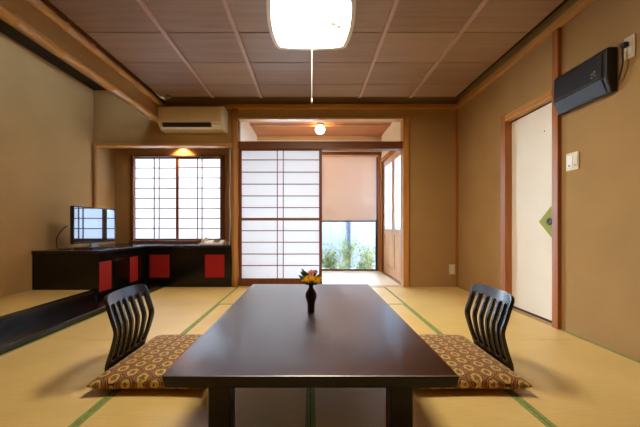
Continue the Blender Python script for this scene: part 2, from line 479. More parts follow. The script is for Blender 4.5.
# fusuma frame
trim(17, bx(XR-.03, XR+.1, 3.14, 3.215, 0, 1.90), 'red_z', 'reddish-brown far post of the fusuma opening')
trim(18, bx(XR-.03, XR+.1, 2.472, 2.535, 0, 2.335), 'red_z', 'reddish-brown near post of the fusuma opening rising to the ceiling')
trim(19, bx(XR-.034, XR+.1, 2.535, 3.14, 1.825, 1.885), 'honey_y', 'honey-brown head rail over the fusuma')
trim(20, bx(XR-.01, XR+.1, 2.535, 3.14, -.05, .006), 'honey_y', 'honey-brown threshold under the fusuma')

# veranda shell
wallpieces('wall_veranda_left', [(OX0-.1, OX0-.0, YB+.12, YF+.1, -.05, 2.45)], 'pale plaster wall on the left of the veranda', 'wallv')
VD0, VD1, VDZ = 4.36, 5.62, 1.93
wallpieces('wall_veranda_right', [(OX1+.02, OX1+.12, YB+.1, VD0, -.05, 2.45), (OX1+.02, OX1+.12, VD1, YF+.1, -.05, 2.45), (OX1+.02, OX1+.12, VD0, VD1, VDZ, 2.45)],
           'pale plaster wall on the right of the veranda above its doors', 'wallv')
wallpieces('wall_veranda_end', [(OX0, OX1+.02, YF, YF+.1, 2.10, 2.45)], 'pale plaster wall over the garden window', 'wallv')
vc = struct('ceiling_veranda', bx(OX0, OX1+.02, YB+.1, YF, 2.40, 2.45), M['vceil'], 'reddish board ceiling of the veranda', 'ceiling')
for y in (4.80, 5.05):
    sub('ceiling_batten', bx(OX0, OX1+.02, y-.014, y+.014, 2.375, 2.40), M['light_x'], vc, bevel=.003)
trim(21, bx(OX0, OX1+.02, YF-.03, YF, 2.33, 2.40), 'light_x', 'pale wooden cornice at the end of the veranda')
trim(22, bx(OX0, OX1+.02, YF-.05, YF, 2.06, 2.115), 'dark_x', 'brown head rail over the garden window')

# ------------------------------------------------------------------ windows and doors (structure)
def window1():
    t = thing('window_1', 'wooden framed window recess opening behind two papered screens', 'window', ((WX0+WX1)/2, YR, WZ0), None, 'structure')
    sub('window_frame', boxes([(WX0, WX0+.045, YR-.03, YR+.1, WZ0, WZ1), (WX1-.045, WX1, YR-.03, YR+.1, WZ0, WZ1),
                               (WX0+.045, WX1-.045, YR-.03, YR+.1, WZ1-.02, WZ1)]), M['dark_z'], t, bevel=.003)
    sub('window_sill', bx(WX0-.01, WX1+.01, YR-.045, YR+.1, WZ0-.02, WZ0+.012), M['dark_x'], t, bevel=.003)
    sub('pane', bx(WX0+.045, WX1-.045, YR+.085, YR+.089, WZ0+.012, WZ1-.02), M['glass'], t)
window1()

def window2():
    t = thing('window_2', 'tall garden window at the end of the veranda', 'window', (.15, YF, 0), None, 'structure')
    zt = 2.06
    sub('window_frame', boxes([(OX0, OX0+.05, YF-.03, YF+.05, 0, zt), (1.20, OX1+.02, YF-.03, YF+.05, 0, zt), (OX0+.05, 1.20, YF-.03, YF+.05, -.05, .01)]), M['red_z'], t, bevel=.004)
    for (a, b, yy) in ((OX0+.05, .16, YF+.025), (.12, 1.20, YF+.0)):
        s = sub('sash', boxes([(a, a+.035, yy-.012, yy+.012, .01, zt), (b-.04, b, yy-.012, yy+.012, .01, zt), (a+.035, b-.04, yy-.012, yy+.012, .01, .03), (a+.035, b-.04, yy-.012, yy+.012, zt-.03, zt)]), M['navymetal'], t, bevel=.002)
        sub('pane', bx(a+.035, b-.04, yy-.002, yy+.002, .03, zt-.03), M['glass'], s)
window2()

def veranda_door():
    x = OX1+.02
    t = thing('door_2', 'wooden double door with frosted glass on the right of the veranda', 'door', (x, (VD0+VD1)/2, 0), None, 'structure')
    sub('door_frame', boxes([(x-.02, x+.1, VD0-.05, VD0, 0, VDZ+.05), (x-.02, x+.1, VD1, VD1+.06, 0, VDZ+.05), (x-.02, x+.1, VD0, VD1, VDZ-.01, VDZ+.05), (x-.022, x+.1, VD0, VD1, -.10, .003)]), M['red_z'], t, bevel=.004)
    mid = 4.98
    for (a, b) in ((VD0, mid), (mid, VD1)):
        w = .07
        lf = sub('door_leaf', boxes([(x+.02, x+.05, a, a+w, .003, VDZ-.01), (x+.02, x+.05, b-w, b, .003, VDZ-.01), (x+.02, x+.05, a+w, b-w, .003, .14),
                                     (x+.02, x+.05, a+w, b-w, .66, .75), (x+.02, x+.05, a+w, b-w, VDZ-.11, VDZ-.01)]), M['vdoor'], t, bevel=.004)
        sub('pane', bx(x+.033, x+.038, a+w, b-w, .75, VDZ-.11), M['frost'], lf)
        sub('wood_panel', bx(x+.03, x+.04, a+w, b-w, .14, .66), M['vdoor'], lf)
    k = bmesh.new(); tube(k, [(x-.002, mid+.03, .86), (x-.018, mid+.03, .9), (x-.018, mid+.03, 1.06), (x-.002, mid+.03, 1.1)], .006, 8)
    sub('door_handle', k, M['darkmetal'], t, smooth=True)
veranda_door()

def fusuma():
    x = XR+.035
    t = thing('door_1', 'cream papered sliding door with a green diamond at its pull', 'door', (x, 2.8, 0), None, 'structure')
    sub('door_panel', bx(x, x+.025, 2.50, 3.138, .012, 1.823), M['fusuma'], t)
    sub('door_edge', boxes([(x-.003, x+.026, 2.52, 3.138, .006, .024), (x-.003, x+.026, 2.52, 3.138, 1.812, 1.825)]), M['dark'], t)
    zc = .8+5*2.5/F
    dia = bmesh.new()
    yc = 2.55
    prism(dia, [(2.765, .836), (2.53, .836+.212), (2.53, .836-.212)], 'x', x-.0015, x+.001)
    sub('diamond_patch', dia, M['green_paper'], t)
    p = bmesh.new()
    lathe(p, [(.028, 0), (.03, .002), (.03, .005), (.022, .006), (.018, .002)], n=24)
    for v in p.verts: v.co = Vector((x-.001-v.co.z, 2.64+v.co.x, .838+v.co.y))
    sub('finger_pull', p, M['darkmetal'], t, smooth=True)
    k = bmesh.new(); lathe(k, [(.006, 0), (.006, .002), (.001, .003)], n=12)
    for v in k.verts: v.co = Vector((x-v.co.z, 2.70+v.co.x, 1.60+v.co.y))
    sub('nail_head', k, M['dark'], t)
fusuma()

# ------------------------------------------------------------------ papered screens (things)
def shoji(name, label, x0, x1, y, z0, z1, stile, top, bot, vbars, hbars, mid=None, group=None, d=.03, frame='dark_z', gap=.006, bar=.011, stile_r=None, paper='paper'):
    sr = stile_r or stile
    t = thing(name, label, 'paper screen', ((x0+x1)/2, y, z0), group)
    sub('frame', boxes([(x0, x0+stile, y-d/2, y+d/2, z0, z1), (x1-sr, x1, y-d/2, y+d/2, z0, z1),
                        (x0+stile, x1-sr, y-d/2, y+d/2, z0, z0+bot), (x0+stile, x1-sr, y-d/2, y+d/2, z1-top, z1)]), M[frame], t, bevel=.002)
    bm = bmesh.new()
    for x in vbars: box(bm, x-bar/2, x+bar/2, y-.012, y-.001, z0+bot, z1-top)
    for z in hbars:
        w = bar*1.6 if mid is not None and abs(z-mid) < .01 else bar/2
        box(bm, x0+stile, x1-sr, y-.0115, y-.0005, z-w, z+w)
    sub('lattice', bm, M['lattice'], t)
    sub('paper', bx(x0+stile, x1-sr, y, y+.0015, z0+bot, z1-top), M[paper], t)
    return t
YS = YB+.025
def zb(py, d): return H-(py-CY)*d/F
def xb(px, d): return (px-CX)*d/F
hb = [zb(p, YS) for p in (160, 172.2, 184.2, 196, 207.6, 219.2, 230.7, 242.2, 254, 265.4)]
shoji('shoji_screen', 'tall white papered sliding screen beside the natural post', xb(239, YS), xb(322, YS), YS, .006, zb(148.6, YS), .038, .03, .1,
      [xb(277.4, YS), xb(283.3, YS)], hb, hb[5], None, .03, 'dark_z')
YW = YR-.005
hw = [zb(p, YW) for p in (167.8, 178, 188.2, 198.4, 208.4, 218.4, 228.6)]
shoji('shoji_screen', 'left papered screen in the recess window, above the corner of the black cabinets', xb(133.5, YW+.03), xb(178.5, YW+.03), YW+.03, WZ0+.013, WZ1-.022, .03, .02, .03,
      [xb(153.4, YW), xb(158.4, YW)], hw, None, 'papered screens in the recess window', .024, bar=.015, paper='paper_recess')
shoji('shoji_screen', 'right papered screen in the recess window, above the white telephone', xb(176, YW), xb(223, YW), YW, WZ0+.013, WZ1-.022, .04, .03, .03,
      [xb(197.8, YW), xb(202.2, YW)], hw, None, 'papered screens in the recess window', .024, bar=.015, paper='paper_recess')

# blind
def blind():
    y = 5.66
    t = thing('roller_blind', 'salmon cloth blind half lowered over the garden window', 'blind', (.68, y, .88))
    sub('blind_cloth', bx(.14, 1.165, y-.001, y+.001, .895, 2.02), M['blind'], t)
    sub('head_rail', bx(.12, 1.185, y-.025, y+.02, 2.02, 2.055), M['light_x'], t, bevel=.004)
    sub('bottom_bar', bx(.14, 1.165, y-.008, y+.008, .872, .896), M['navymetal'], t, bevel=.002)
blind()

# ------------------------------------------------------------------ tatami mats
def mat_(x0, x1, y0, y1, label, along='y', z=0.0, group='straw mats on the room floor', material=None, heri='heri', th=.05, w=.021):
    g = .0015
    t = thing('tatami_mat', label, 'straw mat', ((x0+x1)/2, (y0+y1)/2, z-th), group)
    sub('mat_surface', bx(x0+g, x1-g, y0+g, y1-g, z-th, z), M[material or ('tatami_y' if along == 'y' else 'tatami_x')], t, bevel=.003)
    if along == 'y':
        for (a, b) in ((x0+g, x0+w), (x1-w, x1-g)):
            sub('edge_band', bx(a, b, y0+g, y1-g, z-.003, z+.0012), M[heri], t)
    elif along == 'x':
        for (a, b) in ((y0+g, y0+w), (y1-w, y1-g)):
            sub('edge_band', bx(x0+g, x1-g, a, b, z-.003, z+.0012), M[heri], t)
    return t
XA, XB_, XM = -.945, .962, .0
mat_(XS, XA, 2.25, YB-.02, 'green-edged straw mat in front of the black cabinets, beside the plinth')
mat_(XS, XA, .33, 2.25, 'green-edged straw mat under the outer edge of the left chair, beside the alcove plinth')
mat_(XB_, XR, 2.25, YB-.02, 'green-edged straw mat in the far right corner by the fusuma')
mat_(XB_, XR, .33, 2.25, 'green-edged straw mat along the right wall beside the right chair')
mat_(XA, XB_, 3.27, YB-.02, 'straw mat laid crosswise between the table and the papered screen', 'x')
mat_(XA, XM, 1.22, 3.27, 'green-edged straw mat under the left half of the table')
mat_(XM, XB_, 1.22, 3.27, 'green-edged straw mat under the right half of the table')
mat_(XA, XB_, .26, 1.22, 'straw mat laid crosswise nearest the viewer, before the table legs', 'x')
struct('floor_rear', bx(XS, XR, Y0, .258, -.052, 0), M['tatami_x'], 'straw-covered floor behind the viewer', 'floor')
mat_(OX0, .145, YB+.12, YF-.03, 'pale straw mat on the veranda behind the papered screen', group='straw mats on the veranda', material='tatami_v', heri='heri_pale')
mat_(.145, OX1, YB+.12, YF-.03, 'pale straw mat on the veranda below the salmon blind', group='straw mats on the veranda', material='tatami_v', heri='heri_pale')
mat_(XL, XS-.33, Y0, 3.283, 'amber straw mat on the raised alcove floor beside the television cabinet', z=.144, th=.044, group='straw mat in the alcove', w=.002)

# ------------------------------------------------------------------ low table
def table():
    t = thing('low_table', 'large dark-brown lacquered low table in the middle of the mats', 'table', (0, 1.73, 0))
    x = .45; y0, y1 = .962, 2.497; zt = .348; zb_ = .309
    bm = bmesh.new()
    box(bm, -x, x, y0, y1, zb_, zt)
    for v in bm.verts:
        if v.co.z < zt-.01:
            v.co.x *= .985; v.co.y = 1.73+(v.co.y-1.73)*.992
    tt = sub('tabletop', bm, M['table'], t, bevel=.004, segs=3)
    tt.data.materials.append(M['tableleg'])
    for p in tt.data.polygons:
        if abs(p.normal.z) < .5 or p.normal.z < 0: p.material_index = 1
    sub('apron', boxes([(-.33, .33, 1.09, 1.11, .288, .3095), (-.33, .33, 2.35, 2.37, .25, .3095), (-.34, -.32, 1.11, 2.35, .25, .3095), (.32, .34, 1.11, 2.35, .25, .3095)]), M['tableleg'], t, bevel=.002)
    for sx in (-1, 1):
        for (ya, yb) in ((1.075, 1.15), (2.31, 2.385)):
            bm = bmesh.new(); box(bm, sx*.345, sx*.27, ya, yb, .0012, .309)
            sub('leg', bm, M['tableleg'], t, bevel=.004)
table()

# ------------------------------------------------------------------ chairs and cushions
def chair_proto():
    t = thing('legless_chair', 'black slatted legless floor chair on the left of the table', 'floor chair', (0,0,0), 'legless chairs at the low table')
    # profile in local coords, sitter faces +x; (x, z, halfwidth)
    prof = [(-.063, .438, .125), (-.062, .4355, .158), (-.0605, .430, .181), (-.058, .422, .194), (-.054, .410, .201), (-.045, .385, .203), (-.035, .35, .203), (-.022, .31, .203), (-.010, .27, .202), (-.006, .245, .200),
            (-.006, .22, .198), (-.011, .18, .196), (-.018, .14, .194), (-.026, .105, .192), (-.032, .075, .190), (-.034, .05, .186), (-.030, .03, .182), (-.018, .018, .178), (0, .012, .175), (.03, .010, .172)]
    prof0 = prof; prof = []
    for i in range(len(prof0)-1):
        p0, p1, p2, p3 = (Vector(prof0[k]) for k in (max(i-1, 0), i, i+1, min(i+2, len(prof0)-1)))
        for q in range(3):
            f = q/3
            prof.append(tuple(.5*((2*p1)+(-p0+p2)*f+(2*p0-5*p1+4*p2-p3)*f*f+(-p0+3*p1-3*p2+p3)*f**3)))
    prof.append(prof0[-1]); SL0, SL1 = 15, 40
    nsl = 6
    edge = .15; barw = .125; slot = (2 - 2*edge - (nsl-1)*barw)/nsl
    cols = [-1.0, -1+edge*.5]
    isslot = [False]
    x = -1+edge; cols.append(x); isslot.append(False)
    for k in range(nsl):
        cols.append(x+slot*.5); isslot.append(True); cols.append(x+slot); isslot.append(True); x += slot
        if k < nsl-1: cols.append(x+barw); isslot.append(False); x += barw
    cols.append(1-edge*.5); isslot.append(False); cols.append(1.0); isslot.append(False)
    bm = bmesh.new()
    G = []
    for (px, pz, hw_) in prof:
        G.append([bm.verts.new((px + .028*((w*hw_/.2)**2)*max(0, min(1, (pz-.05)/.2)), w*hw_, pz)) for w in cols])
    for i in range(len(prof)-1):
        for j in range(len(cols)-1):
            if isslot[j] and SL0 <= i < SL1: continue
            bm.faces.new((G[i][j], G[i][j+1], G[i+1][j+1], G[i+1][j]))
    o = sub('backrest', bm, M['chair'], t, smooth=True)
    sm = o.modifiers.new('thick', 'SOLIDIFY'); sm.thickness = .017; sm.offset = 0
    bv = o.modifiers.new('bev', 'BEVEL'); bv.width = .003; bv.segments = 2; bv.limit_method = 'ANGLE'; bv.angle_limit = math.radians(50)
    s = bmesh.new()
    pts = [(.03, -.172), (.34, -.19), (.37, -.18), (.385, -.15), (.385, .15), (.37, .18), (.34, .19), (.03, .172)]
    prism(s, pts, 'z', .0025, .0155)
    sub('seat', s, M['chair'], t, bevel=.003)
    return t
def cushion_proto():
    bm = bmesh.new()
    N = 32; a, b_ = .28, .342
    def pt(u, v, top):
        pin = .045
        x = a*u*(1-pin*(1-v*v)*abs(u)**1.5); y = b_*v*(1-pin*(1-u*u)*abs(v)**1.5)
        e = ((1-abs(u)**9)*(1-abs(v)**9))
        f = max(0, e)**.5
        g = max(0, (1-u**2)*(1-v**2))**.45
        if top: z = .046 + .018*f + .03*g + .0015*math.sin(9*u+4*v)*math.sin(7*v)*f
        else:
            q = max(0, min(1, (abs(v)-.60)/.2)); q = q*q*(3-2*q)
            z = .046 - (.0292 + .0125*q)*f
        return (x, y, z)
    T = [[None]*(N+1) for _ in range(N+1)]; B = [[None]*(N+1) for _ in range(N+1)]
    for i in range(N+1):
        for j in range(N+1):
            u = math.sin((-1+2*i/N)*PI/2*.999); v = math.sin((-1+2*j/N)*PI/2*.999)
            if i in (0, N): u = -1 if i == 0 else 1
            if j in (0, N): v = -1 if j == 0 else 1
            T[i][j] = bm.verts.new(pt(u, v, True))
            B[i][j] = T[i][j] if (i in (0, N) or j in (0, N)) else bm.verts.new(pt(u, v, False))
    for i in range(N):
        for j in range(N):
            bm.faces.new((T[i][j], T[i+1][j], T[i+1][j+1], T[i][j+1]))
            bm.faces.new((B[i][j], B[i][j+1], B[i+1][j+1], B[i+1][j]))
    o = obj('floor_cushion', bm, M['brocade'], None, smooth=True, origin=False)
    return tag(o, 'brown and gold roundel-patterned cushion on the left floor chair', 'cushion', 'patterned cushions on the floor chairs')
ch = chair_proto()
ch2 = copy_tree(ch)
ch.location = (-1.026, 1.845, 0)
ch2.location = (1.013, 1.845, 0); ch2.rotation_euler = (0, 0, PI)
ch2['label'] = 'black slatted legless floor chair on the right of the table, facing the fusuma side away'
ch2['label'] = 'black slatted legless floor chair on the right of the table'
cu = cushion_proto()
cu2 = cu.copy(); C.objects.link(cu2)
cu.location = (-.775, 1.845, 0)
cu2.location = (.765, 1.845, 0); cu2.rotation_euler = (0, 0, PI)
cu2['label'] = 'brown and gold roundel-patterned cushion on the right floor chair'

# ------------------------------------------------------------------ vase and flowers
def vase():
    d = 1.69; z0 = .348
    p = at(311, 300, d)
    t = thing('flower_vase', 'small brown vase with yellow and pink flowers on the low table', 'vase', (p.x, d, z0))
    bm = bmesh.new()
    lathe(bm, [(.017, 0), (.019, .003), (.0185, .02), (.021, .045), (.028, .07), (.031, .085), (.028, .102), (.018, .118), (.0125, .126), (.013, .138), (.019, .147), (.0195, .151), (.015, .150), (.011, .135)], n=28)
    for v in bm.verts: v.co += Vector((p.x, d, z0))
    sub('vase_body', bm, M['vase'], t, smooth=True)
    def flower(dx, dy, dz, r, matn, tilt, np_=11):
        c = Vector((p.x+dx, d+dy, z0+dz))
        nrm = Vector(tilt).normalized()
        q = nrm.to_track_quat('Z', 'Y').to_matrix()
        st = bmesh.new(); tube(st, [(p.x+dx*.2, d+dy*.2, z0+.135), (p.x+dx*.6, d+dy*.6, z0+.135+(dz-.135)*.55), tuple(c-nrm*.002)], .0016, 6)
        s = sub('stem', st, M['leaf'], t, smooth=True)
        bm = bmesh.new()
        for ring, (rr, tl, nn) in enumerate(((1, .25, np_), (.72, .6, np_-2))):
            for k in range(nn):
                a = 2*PI*k/nn + ring*.3
                dirv = Vector((math.cos(a), math.sin(a), 0)); side = Vector((-math.sin(a), math.cos(a), 0))
                w = r*.27*rr
                pts = [dirv*r*.12 - side*w*.4, dirv*r*.6*rr - side*w + Vector((0,0,r*tl*.35)), dirv*r*rr + Vector((0,0,r*tl*.45)), dirv*r*.6*rr + side*w + Vector((0,0,r*tl*.35)), dirv*r*.12 + side*w*.4]
                off = Vector((0,0,ring*.002))
                top = [bm.verts.new(c + q @ (x+off+Vector((0,0,.0006)))) for x in pts]
                bot = [bm.verts.new(c + q @ (x+off-Vector((0,0,.0006)))) for x in pts]
                bm.faces.new(top); bm.faces.new(list(reversed(bot)))
                for i in range(5): bm.faces.new((top[i], bot[i], bot[(i+1) % 5], top[(i+1) % 5]))
        sub('petals', bm, M[matn], s)
        h = bmesh.new(); lathe(h, [(r*.25, 0), (r*.27, .002), (r*.2, .005), (r*.05, .0065)], n=14)
        for v in h.verts: v.co = c + q @ v.co
        sub('flower_heart', h, M['orange'], s, smooth=True)
    flower(-.012, -.018, .176, .032, 'yellow', (-.3, -.55, .9))
    flower(.024, -.016, .170, .030, 'yellow', (.4, -.5, .9))
    flower(-.032, .002, .172, .022, 'yellow', (-.7, -.3, .8))
    flower(.042, .004, .176, .021, 'yellow', (.7, -.2, .8))
    flower(.0, .006, .204, .020, 'pink', (0, -.5, .9))
    flower(.022, .012, .208, .017, 'pink', (.3, -.4, .9))
    for k, (dx, dy, dz, ang) in enumerate([(-.056, -.005, .214, 2.6), (-.066, .0, .192, 2.9), (-.05, -.002, .228, 2.6), (-.035, .006, .215, 2.1), (.05, 0, .2, .5), (.058, -.004, .172, .2), (.03, .012, .218, 1.1), (.0, .018, .222, 1.6), (-.02, .014, .205, 1.9), (.0, -.02, .156, -1.5), (-.03, -.02, .155, -2.3), (.032, -.016, .152, -.8)]):
        bm = bmesh.new()
        c0 = Vector((p.x+dx*.35, d+dy, z0+.14+(dz-.14)*.4)); c1 = Vector((p.x+dx, d+dy, z0+dz))
        ax = (c1-c0); L_ = max(ax.length, .028); ax.normalize()
        side = ax.cross(Vector((0,-1,.3))).normalized()
        nr = side.cross(ax)
        out = [(0,.0008),(.3,.006),(.6,.008),(.85,.005),(1,.0005)]
        for sgn in (-1,1):
            vs1 = [bm.verts.new(c0 + ax*L_*f + side*w*sgn + nr*.003*(1 if w>.003 else 0)) for f, w in out]
            vs0 = [bm.verts.new(c0 + ax*L_*f + nr*.0) for f, w in out]
            for i in range(4): bm.faces.new((vs0[i], vs0[i+1], vs1[i+1], vs1[i]))
        o = sub('leaf', bm, M['leaf'], t)
        md = o.modifiers.new('th', 'SOLIDIFY'); md.thickness = .0008
vase()

# ------------------------------------------------------------------ cabinets
CXF = -2.18; CYN = 3.285; ZT = .545
def cabinet_left():
    t = thing('low_cabinet', 'black low cabinet under the television with two red panels', 'cabinet', ((XL+CXF)/2, (CYN+YB)/2, .05), 'black cabinets with red panels')
    # body: outer shell with recesses for panels (frame on front side)
    sub('body', boxes([(XL+.005, CXF-.02, CYN, YR-.006, .1005, ZT-.031), (CXF-.02, CXF, CYN, YB, .0505, .11), (CXF-.02, CXF, CYN, YB, .425, ZT-.031)] +
        [(CXF-.02, CXF, a, b, .11, .425) for a, b in ((CYN, CYN+.02), (3.52, 3.865), (4.06, YB))]), M['black'], t, bevel=.002)
    for (a, b) in ((CYN+.02, 3.52), (3.865, 4.06)):
        sub('door', bx(CXF-.019, CXF-.006, a+.004, b-.004, .114, .421), M['red'], t, bevel=.002)
cabinet_left()
def cabinet_back():
    t = thing('low_cabinet', 'black low cabinet under the window with two red panels, beside the post', 'cabinet', (-1.6, YB+.2, 0), 'black cabinets with red panels')
    x0, x1 = CXF+.002, -1.045
    reds = [(xb(149.2, YB), xb(169.5, YB)), (xb(204.5, YB), xb(224.5, YB))]
    za, zb2 = zb(278, YB), zb(254.5, YB)
    fr = [(x0, reds[0][0]), (reds[0][1], reds[1][0]), (reds[1][1], x1)]
    sub('body', boxes([(x0, x1, YB+.02, YR-.006, .051 if False else .0, ZT-.031), (x0+.265, x1, YB, YB+.02, 0, za), (x0, x0+.265, YB+.002, YB+.02, .0505, za), (x0, x1, YB, YB+.02, zb2, ZT-.031)] +
        [(a, b, YB, YB+.02, za, zb2) for a, b in fr]), M['black'], t, bevel=.002)
    for (a, b) in reds:
        sub('door', bx(a+.003, b-.003, YB+.006, YB+.019, za+.003, zb2-.003), M['red'], t, bevel=.002)
cabinet_back()
wt = obj('counter_top', pr([(XL+.004, CYN-.012), (CXF+.012, CYN-.012), (CXF+.012, YB-.012), (-1.045, YB-.012), (-1.045, YR-.05), (XL+.004, YR-.05)], 'z', ZT-.03, ZT), M['blacktop'], None, bevel=.004)
tag(wt, 'black L-shaped counter top running over both low cabinets', 'counter')

# ------------------------------------------------------------------ television
def tv():
    t = thing('television', 'flat black television reflecting the papered window on the counter', 'television', (0,0,0))
    W, Hh = .72, .405; z0 = .062
    sub('casing', boxes([(-.035, -.004, -W/2, W/2, z0, z0+Hh), (-.06, -.035, -W*.32, W*.32, z0+.05, z0+Hh*.7)]), M['dark'], t, bevel=.006)
    sub('bezel', boxes([(-.004, .004, -W/2, -W/2+.012, z0, z0+Hh), (-.004, .004, W/2-.012, W/2, z0, z0+Hh), (-.004, .004, -W/2+.012, W/2-.012, z0+Hh-.012, z0+Hh), (-.004, .004, -W/2+.012, W/2-.012, z0, z0+.024)]), M['dark'], t, bevel=.002)
    sub('screen', bx(-.004, .001, -W/2+.012, W/2-.012, z0+.024, z0+Hh-.012), M['screen'], t)
    sub('neck', bx(-.035, -.01, -.06, .06, .010, z0+.03), M['metal'], t, bevel=.003)
    sub('stand', bx(-.11, .09, -.2, .2, 0.0, .012), M['dark'], t, bevel=.004)
    t.location = (-2.478, 3.70, ZT+.0005); t.rotation_euler = (0, 0, math.radians(.2))
tv()
def cable(name, label, pts, r, m):
    # catmull-rom resample
    P = [Vector(p) for p in pts]; out = []
    for i in range(len(P)-1):
        p0 = P[max(i-1,0)]; p1 = P[i]; p2 = P[i+1]; p3 = P[min(i+2, len(P)-1)]
        for k in range(8):
            s = k/8
            out.append(.5*((2*p1)+(-p0+p2)*s+(2*p0-5*p1+4*p2-p3)*s*s+(-p0+3*p1-3*p2+p3)*s**3))
    out.append(P[-1])
    bm = bmesh.new(); tube(bm, out, r, 8)
    return tag(obj(name, bm, M[m], None, smooth=True), label, 'cable')
cable('television_cable', 'dark cable curving from behind the television down to the counter', [(-2.585, 3.40, .80), (-2.62, 3.39, .77), (-2.68, 3.39, .69), (-2.70, 3.40, .60), (-2.68, 3.42, ZT+.006), (-2.62, 3.5, ZT+.005)], .005, 'dark')
cable('wall_cable', 'thin white cable hanging beside the natural post above the telephone', [(-1.068, 4.245, 1.82), (-1.066, 4.245, 1.5), (-1.072, 4.245, 1.2), (-1.066, 4.246, .9), (-1.075, 4.25, .65), (-1.09, 4.28, ZT+.005)], .004, 'white')

# ------------------------------------------------------------------ telephone and box
def phone():
    y = 4.40
    x0, x1 = xb(202, y), xb(224, y)
    t = thing('telephone', 'white desk telephone lying on the counter below the window', 'telephone', ((x0+x1)/2, y, ZT))
    c = (x0+x1)/2
    sub('base', pr([(y-.09, ZT+.0005), (y+.09, ZT+.0005), (y+.09, ZT+.06), (y+.05, ZT+.062), (y-.09, ZT+.022)], 'x', x0, x1), M['white'], t, bevel=.006)
    h = bmesh.new()
    tube(h, [(x0+.03, y-.07, ZT+.05), (x0+.034, y-.045, ZT+.068), (x0+.038, y, ZT+.082), (x0+.042, y+.045, ZT+.088), (x0+.044, y+.075, ZT+.078)], [.02, .022, .014, .022, .02], 10)
    sub('handset', h, M['white'], t, smooth=True)
    k = boxes([(c+.02+i*.028, c+.038+i*.028, y-.06+j*.028, y-.042+j*.028, ZT+.03+j*.008, ZT+.043+j*.008) for i in range(3) for j in range(4)])
    sub('keypad', k, M['grey'], t)
    cb = bmesh.new(); tube(cb, [(x0+.03, y-.07, ZT+.04), (x0-.02, y-.085, ZT+.01), (x0-.03, y-.05, ZT+.006), (x0-.005, y+.0, ZT+.006)], .004, 6)
    sub('cord', cb, M['white'], t, smooth=True)
phone()
t = thing('junction_box', 'small pale box on the counter between the telephone and the post', 'box', (xb(227, 4.42), 4.42, ZT))
sub('box_body', bx(xb(225.3, 4.42), xb(229.4, 4.42), 4.40, 4.45, ZT+.0005, ZT+.035), M['cream'], t, bevel=.004)
sub('socket_face', bx(xb(226.2, 4.42), xb(228.5, 4.42), 4.398, 4.4, ZT+.008, ZT+.026), M['grey'], t)

# ------------------------------------------------------------------ air conditioner
def aircon():
    x0, x1 = -1.905, -1.085; y1 = YB-.046; y0 = 4.0
    za, zt = 2.02, 2.305
    t = thing('air_conditioner', 'cream wall air conditioner above the window recess beside the bulkhead', 'air conditioner', ((x0+x1)/2, y1, za))
    prof = [(YB-.0005, zt), (y0+.02, zt), (y0+.004, zt-.02), (y0, zt-.06), (y0, za+.085), (y0+.008, za+.06), (y0+.05, za+.01), (y0+.075, za), (YB-.0005, za)]
    sub('body', pr(prof, 'x', x0+.012, x1-.035), M['acbody'], t, bevel=.004)
    sub('end_cap', pr(prof, 'x', x0, x0+.012), M['acwhite'], t, bevel=.003)
    sub('end_cap', pr(prof, 'x', x1-.035, x1), M['acwhite'], t, bevel=.003)
    # front flap and outlet
    sub('front_panel', bx(x0+.03, x1-.05, y0-.012, y0+.004, za+.088, zt-.02), M['acbody'], t, bevel=.004)
    sub('air_outlet', pr([(y0-.004, za+.074), (y0+.010, za+.074), (y0+.04, za+.025), (y0+.022, za+.022)], 'x', x0+.05, x1-.16), M['dark'], t)
    sub('louver', pr([(y0+.016, za+.022), (y0+.03, za+.024), (y0+.05, za+.006), (y0+.04, za+.002)], 'x', x0+.03, x1-.155), M['acwhite'], t)
    sub('display_panel', pr([(y0-.003, za+.083), (y0+.008, za+.083), (y0+.05, za+.012), (y0+.04, za+.008)], 'x', x1-.155, x1-.04), M['acwhite'], t, bevel=.002)
    sub('indicator', bx(x1-.115, x1-.10, y0-.001, y0+.006, za+.06, za+.066), M['grey'], t)
aircon()

